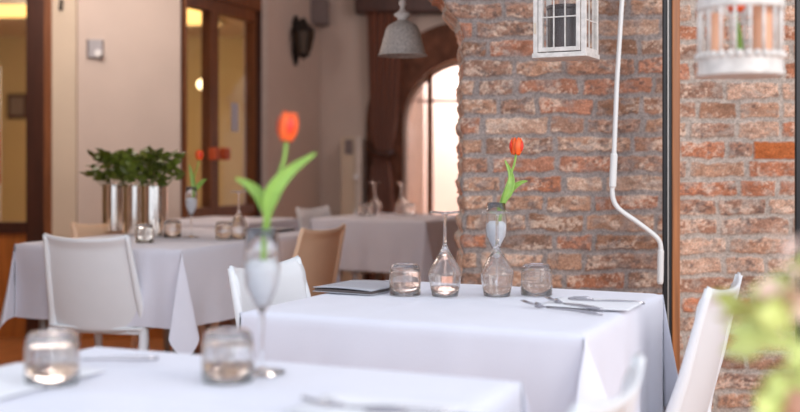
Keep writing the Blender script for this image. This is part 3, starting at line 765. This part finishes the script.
for i, (px, Yv, lab) in enumerate(((115,5.02,'shiny round vase at the left of the three greenery vases'), (136,4.80,'shiny vase of greenery with bright stripe, the middle one'), (154,4.66,'shiny vase of greenery with bright stripe, nearest the double door'))):
    X = (px-400)*Yv/F; hh = .215
    v = thing('vase', lab, 'vase', (X, Yv, ZT), 0, 'shiny cylindrical vases on the long table')
    obj('body', lathe(bmesh.new(), [(0,0),(.056,0),(.058,.003),(.058,hh),(.0565,hh),(.0565,.006),(0,.006)], 48), 'chrome', v, smooth=False, mods=())
    for p_ in v.children: pass
    g = thing('potted_greenery', ('dark leafy sprig in the left vase','dark leafy sprig in the middle vase','dark leafy sprig in the vase nearest the double door')[i], 'plant', (X, Yv, ZT+.1), 0, 'dark leafy sprigs in the vases')
    def fn(rs):
        a = rs.uniform(0,2*PI); r = rs.uniform(0,1)**.6*.100
        return Vector((r*math.cos(a), r*math.sin(a), .135+rs.uniform(0,.14)*(1-r*2.2))), Vector((math.cos(a), math.sin(a), rs.uniform(-.5,.9)))
    foliage('foliage', 130, fn, .052, 'leaf_dark', g, i+1)
    bm = bmesh.new(); rs = random.Random(i)
    for k in range(9):
        a = 2*PI*k/9; tube(bm, [(.01*math.cos(a),.01*math.sin(a),-.09),(.03*math.cos(a),.03*math.sin(a),.08),(.09*math.cos(a),.09*math.sin(a),.13+.03*rs.random())], .002, 5)
    obj('stems', bm, 'leaf_dark', g)

# ------------------------------------------------------------------ brick-wall foreground: post, lantern, crank rod
YP = 3.27; sp = F/YP
X0 = (663-400)/sp; X1 = (672-400)/sp; X2 = (680.5-400)/sp
struct('trim_9', BX(X0, X1, YP, YP+.012, 0, 2.55), 'black_metal', bevel=.003)
struct('trim_10', BX(X1+.0005, X2, YP+.002, YP+.06, 0, 2.55), 'post_wood', bevel=.004)
struct('trim_11', BX((667-400)/sp, (668.4-400)/sp, YP-.006, YP, 0, 2.55), 'grey_metal')
struct('trim_12', BX((796-400)/sp, (812-400)/sp, YP, YP+.015, 0, 2.55), 'black_metal', bevel=.003)
# crank rod
rod = thing('awning_crank', 'long white awning crank rod hanging bent against the brick wall', 'crank rod', (0,0,0))
YR = 3.24
def rp(px, py, dy=0): return at(px, py, YR+dy)
obj('shaft', tube(bmesh.new(), [at(630,-330,YR)+Vector((0,0,.02))]+[rp(622,0), rp(617,80), rp(614,155), rp(612.5,192)], .0072, 12), 'rod_white', rod, smooth=True)
obj('sleeve', tube(bmesh.new(), [rp(613.9,153), rp(614,155), rp(612.6,186), rp(612.5,188)], [.008,.0108,.0108,.008], 14), 'rod_white', rod, smooth=False)
obj('crank_arm', tube(bmesh.new(), bez([rp(612.5,186), rp(613,198), rp(619,209), rp(637,222), rp(654,235), rp(660,243), rp(660.8,254)], 6), .0075, 12), 'rod_white', rod, smooth=True)
obj('handle', tube(bmesh.new(), [rp(660.8,249), rp(660.8,251), rp(660.2,282), rp(660.2,284)], [.007,.0095,.0095,.007], 14), 'rod_white', rod, smooth=False)
# lantern
Yl = 3.12; sl = F/Yl
lw = .078; ld = .062
base = at(566, 59, Yl)
L = thing('hanging_lantern', 'white wooden lantern with small glass panes hung before the bricks', 'lantern', (base.x, base.y, base.z), math.radians(-27))
hL = .30
def frame_face(bm, w, z0, z1, y, th, t):
    box(bm, -w, -w+t, y, y+th, z0, z1); box(bm, w-t, w, y, y+th, z0, z1); box(bm, -w+t, w-t, y, y+th, z0, z0+t); box(bm, -w+t, w-t, y, y+th, z1-t, z1)
lw2, ld2 = lw-.002, ld-.002
obj('base', BX(-lw-.003, lw+.003, -ld-.003, ld+.003, 0, .014), 'white_paint', L, bevel=.002)
bm = bmesh.new()
for sx in (-1,1):
    for sy in (-1,1): box(bm, sx*lw-(.014 if sx>0 else 0), sx*lw+(0 if sx>0 else .014), sy*ld-(.012 if sy>0 else 0), sy*ld+(0 if sy>0 else .012), .014, hL)
for sx in (-1,1): box(bm, sx*lw-(.008 if sx>0 else 0), sx*lw+(0 if sx>0 else .008), -ld+.012, ld-.012, .014, .026)
box(bm, -lw+.014, lw-.014, ld-.010, ld, .014, .026)
obj('corner_posts', bm, 'white_paint', L, bevel=.0012)
dr = obj('door', (lambda b: (frame_face(b, lw-.016, .017, hL-.006, -ld-.002, .010, .012), b)[1])(bmesh.new()), 'white_paint', L, bevel=.001)
bm = bmesh.new()
for k in (-1, 1): box(bm, k*(lw-.028)/3-.0016, k*(lw-.028)/3+.0016, -ld+.001, -ld+.005, .028, hL-.018)
for z in (.115, .205): box(bm, -lw+.028, lw-.028, -ld+.0005, -ld+.0045, z-.0016, z+.0016)
obj('muntins', bm, 'white_paint', dr)
bm = bmesh.new()
for sx in (-1,1):
    for k in (-1,1): box(bm, sx*(lw-.004)-.0015, sx*(lw-.004)+.0015, k*(ld-.012)/3-.0015, k*(ld-.012)/3+.0015, .026, hL)
    for z in (.105,.205): box(bm, sx*(lw-.004)-.0015, sx*(lw-.004)+.0015, -ld+.012, ld-.012, z-.0015, z+.0015)
obj('side_muntins', bm, 'white_paint', L)
bm = bmesh.new(); box(bm, -lw+.028, lw-.028, -ld+.006, -ld+.0072, .028, hL-.018); box(bm, lw-.007, lw-.006, -ld+.012, ld-.012, .026, hL); box(bm, -lw+.006, -lw+.007, -ld+.012, ld-.012, .026, hL)
obj('panes', bm, 'pane', L)
obj('hinge', BX(-lw+.004, -lw+.009, -ld-.006, -ld-.001, .07, .10), 'cream_wall', L)
bm = bmesh.new(); vs = [bm.verts.new(c) for c in ((-lw-.012,-ld-.012,hL),(lw+.012,-ld-.012,hL),(lw+.012,ld+.012,hL),(-lw-.012,ld+.012,hL),(-.02,-.02,hL+.08),(.02,-.02,hL+.08),(.02,.02,hL+.08),(-.02,.02,hL+.08))]
for f in ((0,1,2,3),(0,1,5,4),(1,2,6,5),(2,3,7,6),(3,0,4,7),(4,5,6,7)): bm.faces.new([vs[i] for i in f])
obj('roof', bm, 'white_paint', L, bevel=.003)
obj('chain', tube(bmesh.new(), [(0,0,hL+.078),(0,0,2.53-base.z)], .003, 6), 'black_metal', L)
cd = obj('candle_jar', lathe(bmesh.new(), [(0,0),(.052,0),(.053,.125),(.056,.130),(.056,.138),(.047,.138),(.045,.125),(0,.125)], 32), 'candle_dark', smooth=False)
cd.location = (base.x, base.y, base.z+.0142); tag(cd, 'dark candle jar inside the hanging white lantern', 'candle')

# ------------------------------------------------------------------ bell lamp
YL = 4.0; s_ = F/YL; p = at(402.5, 56, YL)
t = thing('hanging_lamp', 'grey bell shaped lamp with a finial hanging before the arch', 'lamp', (p.x, YL, p.z))
z = lambda py: (56-py)/s_
obj('lamp_shade', lathe(bmesh.new(), [(.091,0),(.092,.004),(.087,.007),(.0815,.025),(.064,z(31)),(.058,z(27.5)),(.050,z(25)),(.022,z(21)),(.016,z(20)),(.016,z(20)-.002),(.048,z(25)-.003),(.056,z(27)-.003),(.062,z(31)),(.0795,.025),(.085,.006),(.0895,0),(.091,0)], 48), 'lamp_mesh', t, smooth=True)
obj('finial', lathe(bmesh.new(), [(0,z(21)),(.018,z(21)),(.020,z(18)),(.033,z(15)),(.028,z(13.5)),(.014,z(11)),(.009,z(9)),(.008,z(7)),(.014,z(4)),(.012,z(1)),(.006,z(-1)),(0,z(-1.5))], 28), 'white_paint', t, smooth=True)
obj('cord', tube(bmesh.new(), [(0,0,z(-1)),(0,0,2.6-p.z)], .004, 8), 'amber', t)
bm = bmesh.new(); bmesh.ops.create_uvsphere(bm, u_segments=16, v_segments=10, radius=.025); o = obj('bulb', bm, 'white_plastic', t, smooth=True); o.location = (0,0,.055)

# ------------------------------------------------------------------ bird cage lantern
YB = 1.80; sb = F/YB; p = at(740, 76, YB); R = 41/sb
t = thing('bird_cage', 'round white decorative bird cage hanging at the top right', 'bird cage', (p.x, YB, p.z))
zc = lambda py: (76-py)/sb
bm = lathe(bmesh.new(), [(0,0),(R+.002,0),(R+.002,.006),(R,.006),(R,zc(57)),(R-.003,zc(57)),(R-.003,.006),(0,.006)], 60)
obj('base', bm, 'white_paint', t)
bm = bmesh.new()
for k in range(30):
    a = 2*PI*k/30; c, s2 = math.cos(a), math.sin(a)
    bmesh.ops.create_uvsphere(bm, u_segments=8, v_segments=6, radius=.007, matrix=Matrix.Translation(((R-.001)*c, (R-.001)*s2, zc(57))))
obj('scallops', bm, 'white_paint', t, smooth=True)
bm = lathe(bmesh.new(), [(R,zc(11)),(R+.003,zc(9)),(R+.001,zc(-2)),(R-.003,zc(-2)),(R-.003,zc(11)),(R,zc(11))], 60); obj('top_ring', bm, 'white_paint', t)
for k in range(18):
    a = 2*PI*(k+.3)/18; c, s2 = math.cos(a)*(R-.002), math.sin(a)*(R-.002)
    obj('bar', tube(bmesh.new(), [(c,s2,zc(60)),(c,s2,zc(0))], .0026, 8), 'white_paint', t, smooth=True)
for k in range(9):
    a = 2*PI*(k+.3)/9; obj('dome_rib', tube(bmesh.new(), bez([(math.cos(a)*(R-.002),math.sin(a)*(R-.002),zc(0)),(math.cos(a)*R*.85,math.sin(a)*R*.85,zc(-30)),(math.cos(a)*R*.4,math.sin(a)*R*.4,zc(-52)),(0,0,zc(-58))],5), .0022, 6), 'white_paint', t, smooth=True)
obj('hook', tube(bmesh.new(), [(0,0,zc(-57)),(0,-.01,zc(-65)),(0,0,2.53-p.z)], .002, 6), 'white_paint', t)
for dx, dy, r, hgt, lab in ((-.037,.012,.0135,52,'peach candle at the left inside the bird cage'), (.032,-.018,.0155,60,'peach candle at the right inside the bird cage')):
    c = thing('candle', lab, 'candle', (p.x+dx, YB+dy, p.z+.0065), 0, 'peach candles in the bird cage')
    obj('wax', lathe(bmesh.new(), [(0,0),(r,0),(r,hgt/sb+.01),(r*.8,hgt/sb+.013),(0,hgt/sb+.010)], 24), 'candle', c, smooth=False)
    obj('wick', tube(bmesh.new(), [(0,0,hgt/sb+.008),(0.001,0,hgt/sb+.02)], .0008, 5), 'black', c)
o = obj('bauble', (lambda b: (bmesh.ops.create_uvsphere(b, u_segments=20, v_segments=12, radius=.010), b)[1])(bmesh.new()), 'white_plastic', smooth=True); o.location = (p.x, YB-.02, p.z+.0165)
tag(o, 'small white ball at the centre of the bird cage floor', 'bauble')
tulip((p.x-.004, YB+.012, p.z+.0065), 'orange flower with green stem standing inside the bird cage', [(0,0,0.0),(.002,0,.06),(0,0,.107)], (0,0,.102), (0,.1,0), [([(.003,0,.0),(.007,-.004,.04),(.004,-.004,.085)], .005)], 1.0)

# ------------------------------------------------------------------ blurred plant at the right
YPl = .98; spl = F/YPl
px0 = at(816, 384, YPl); zpot = px0.z
st = thing('plant_stand', 'small round stand under the pale pot at the right edge', 'plant stand', (px0.x+.01, YPl, 0))
obj('top', lathe(bmesh.new(), [(0,zpot-.13),(.11,zpot-.13),(.11,zpot-.11),(0,zpot-.11)], 32), 'white_paint', st)
for k in range(3):
    a = 2*PI*k/3; obj('leg', tube(bmesh.new(), [(.12*math.cos(a),.12*math.sin(a),0),(.07*math.cos(a),.07*math.sin(a),zpot-.125)], .01, 8), 'white_paint', st)
g = thing('potted_plant', 'blurred lime green leafy plant in a pinkish pot at the right edge', 'plant', (px0.x+.01, YPl, zpot-.11))
obj('pot', lathe(bmesh.new(), [(0,0),(.036,0),(.048,.09),(.052,.09),(.052,.11),(.046,.11),(.043,.09),(0,.088)], 32), 'terracotta', g)
def fn(rs):
    a = rs.uniform(0,2*PI); r = rs.uniform(0,1)**.5
    return Vector((r*.075*math.cos(a), r*.05*math.sin(a), .145+rs.uniform(0,.085)*(1-.5*r))), Vector((math.cos(a), math.sin(a)*.6, rs.uniform(-.7,.6)))
foliage('foliage', 48, fn, .040, 'leaf_lime', g, 3)
def fn2(rs): return Vector((rs.uniform(-.06,.0), rs.uniform(-.03,.03), rs.uniform(.17,.24))), Vector((rs.uniform(-1,1), rs.uniform(-1,0), rs.uniform(-.5,1)))
foliage('blossoms', 16, fn2, .026, 'blossom', g, 4)
def fn3(rs): return Vector((rs.uniform(-.055,-.01), rs.uniform(-.02,.02), rs.uniform(.10,.15))), Vector((rs.uniform(-1,.6), -.3, rs.uniform(-1,.2)))
foliage('lower_leaves', 12, fn3, .03, 'leaf_lime', g, 8)
bm = bmesh.new()
for (a, b_) in (((-.01,0,.08),(-.035,0,.17)), ((0,0,.08),(.0,.01,.2)), ((.01,0,.08),(.045,0,.19)), ((-.02,0,.085),(-.028,-.01,.14))): tube(bm, [a, ((a[0]+b_[0])/2-.004, 0, (a[2]+b_[2])/2), b_], .0045, 7)
obj('stems', bm, 'stem_pale', g)

# ------------------------------------------------------------------ light
w = bpy.data.worlds.new('W'); sc.world = w; w.use_nodes = True
nt = w.node_tree; bg = nt.nodes['Background']; bg.inputs['Color'].default_value = (.80,.87,1,1); bg.inputs['Strength'].default_value = 1.0
def area(name, loc, tgt, sx, sy, power, col):
    l = bpy.data.lights.new(name, 'AREA'); l.shape = 'RECTANGLE'; l.size = sx; l.size_y = sy; l.energy = power; l.color = col
    o = bpy.data.objects.new(name, l); C.objects.link(o); o.location = loc
    o.rotation_euler = (Vector(tgt)-Vector(loc)).to_track_quat('-Z', 'Y').to_euler(); return o
area('daylight_fill_front', (.2, -1.8, 2.3), (.4, 2.4, .6), 3.0, 2.0, 40, (.93,.95,1))  # soft fill added behind the camera to brighten the cloth fronts
area('daylight_right', (3.0, -.3, 2.3), (.6, 2.8, .8), 2.0, 2.2, 66, (1,.97,.94))
area('daylight_arch', (.9, 10.4, 3.2), (.7, 11.2, 1.2), 1.6, 1.0, 125, (1,.93,.90))
def pointl(name, loc, power, col, r=.1):
    l = bpy.data.lights.new(name, 'POINT'); l.energy = power; l.color = col; l.shadow_soft_size = r
    o = bpy.data.objects.new(name, l); C.objects.link(o); o.location = loc
pointl('inner_lamp', (-2.6, 9.6, 2.2), 72, (1,.82,.60), .25)
pointl('dining_fill', (-1.9, 5.5, 2.3), 40, (1,.87,.80), .3)  # added fill without a fixture, brightens the pale front wall
pointl('dining_fill_back', (.3, 7.0, 2.3), 9, (1,.85,.84), .3)  # second added fill, lifts the back walls; no lamp hangs here

# ------------------------------------------------------------------ camera
cam = bpy.data.cameras.new('camera'); co = bpy.data.objects.new('camera', cam); C.objects.link(co); sc.camera = co
co.location = (0, 0, EYE); co.rotation_euler = (PI/2, 0, 0)
cam.sensor_width = 36; cam.lens = 36*F/800; cam.shift_y = -(206-HOR)/800
cam.clip_start = .05; cam.dof.use_dof = True; cam.dof.focus_distance = 2.85; cam.dof.aperture_fstop = 2.1
vs = sc.view_settings; vs.view_transform = 'Standard'; vs.look = 'None'; vs.exposure = .2; vs.gamma = 1; vs.use_curve_mapping = False
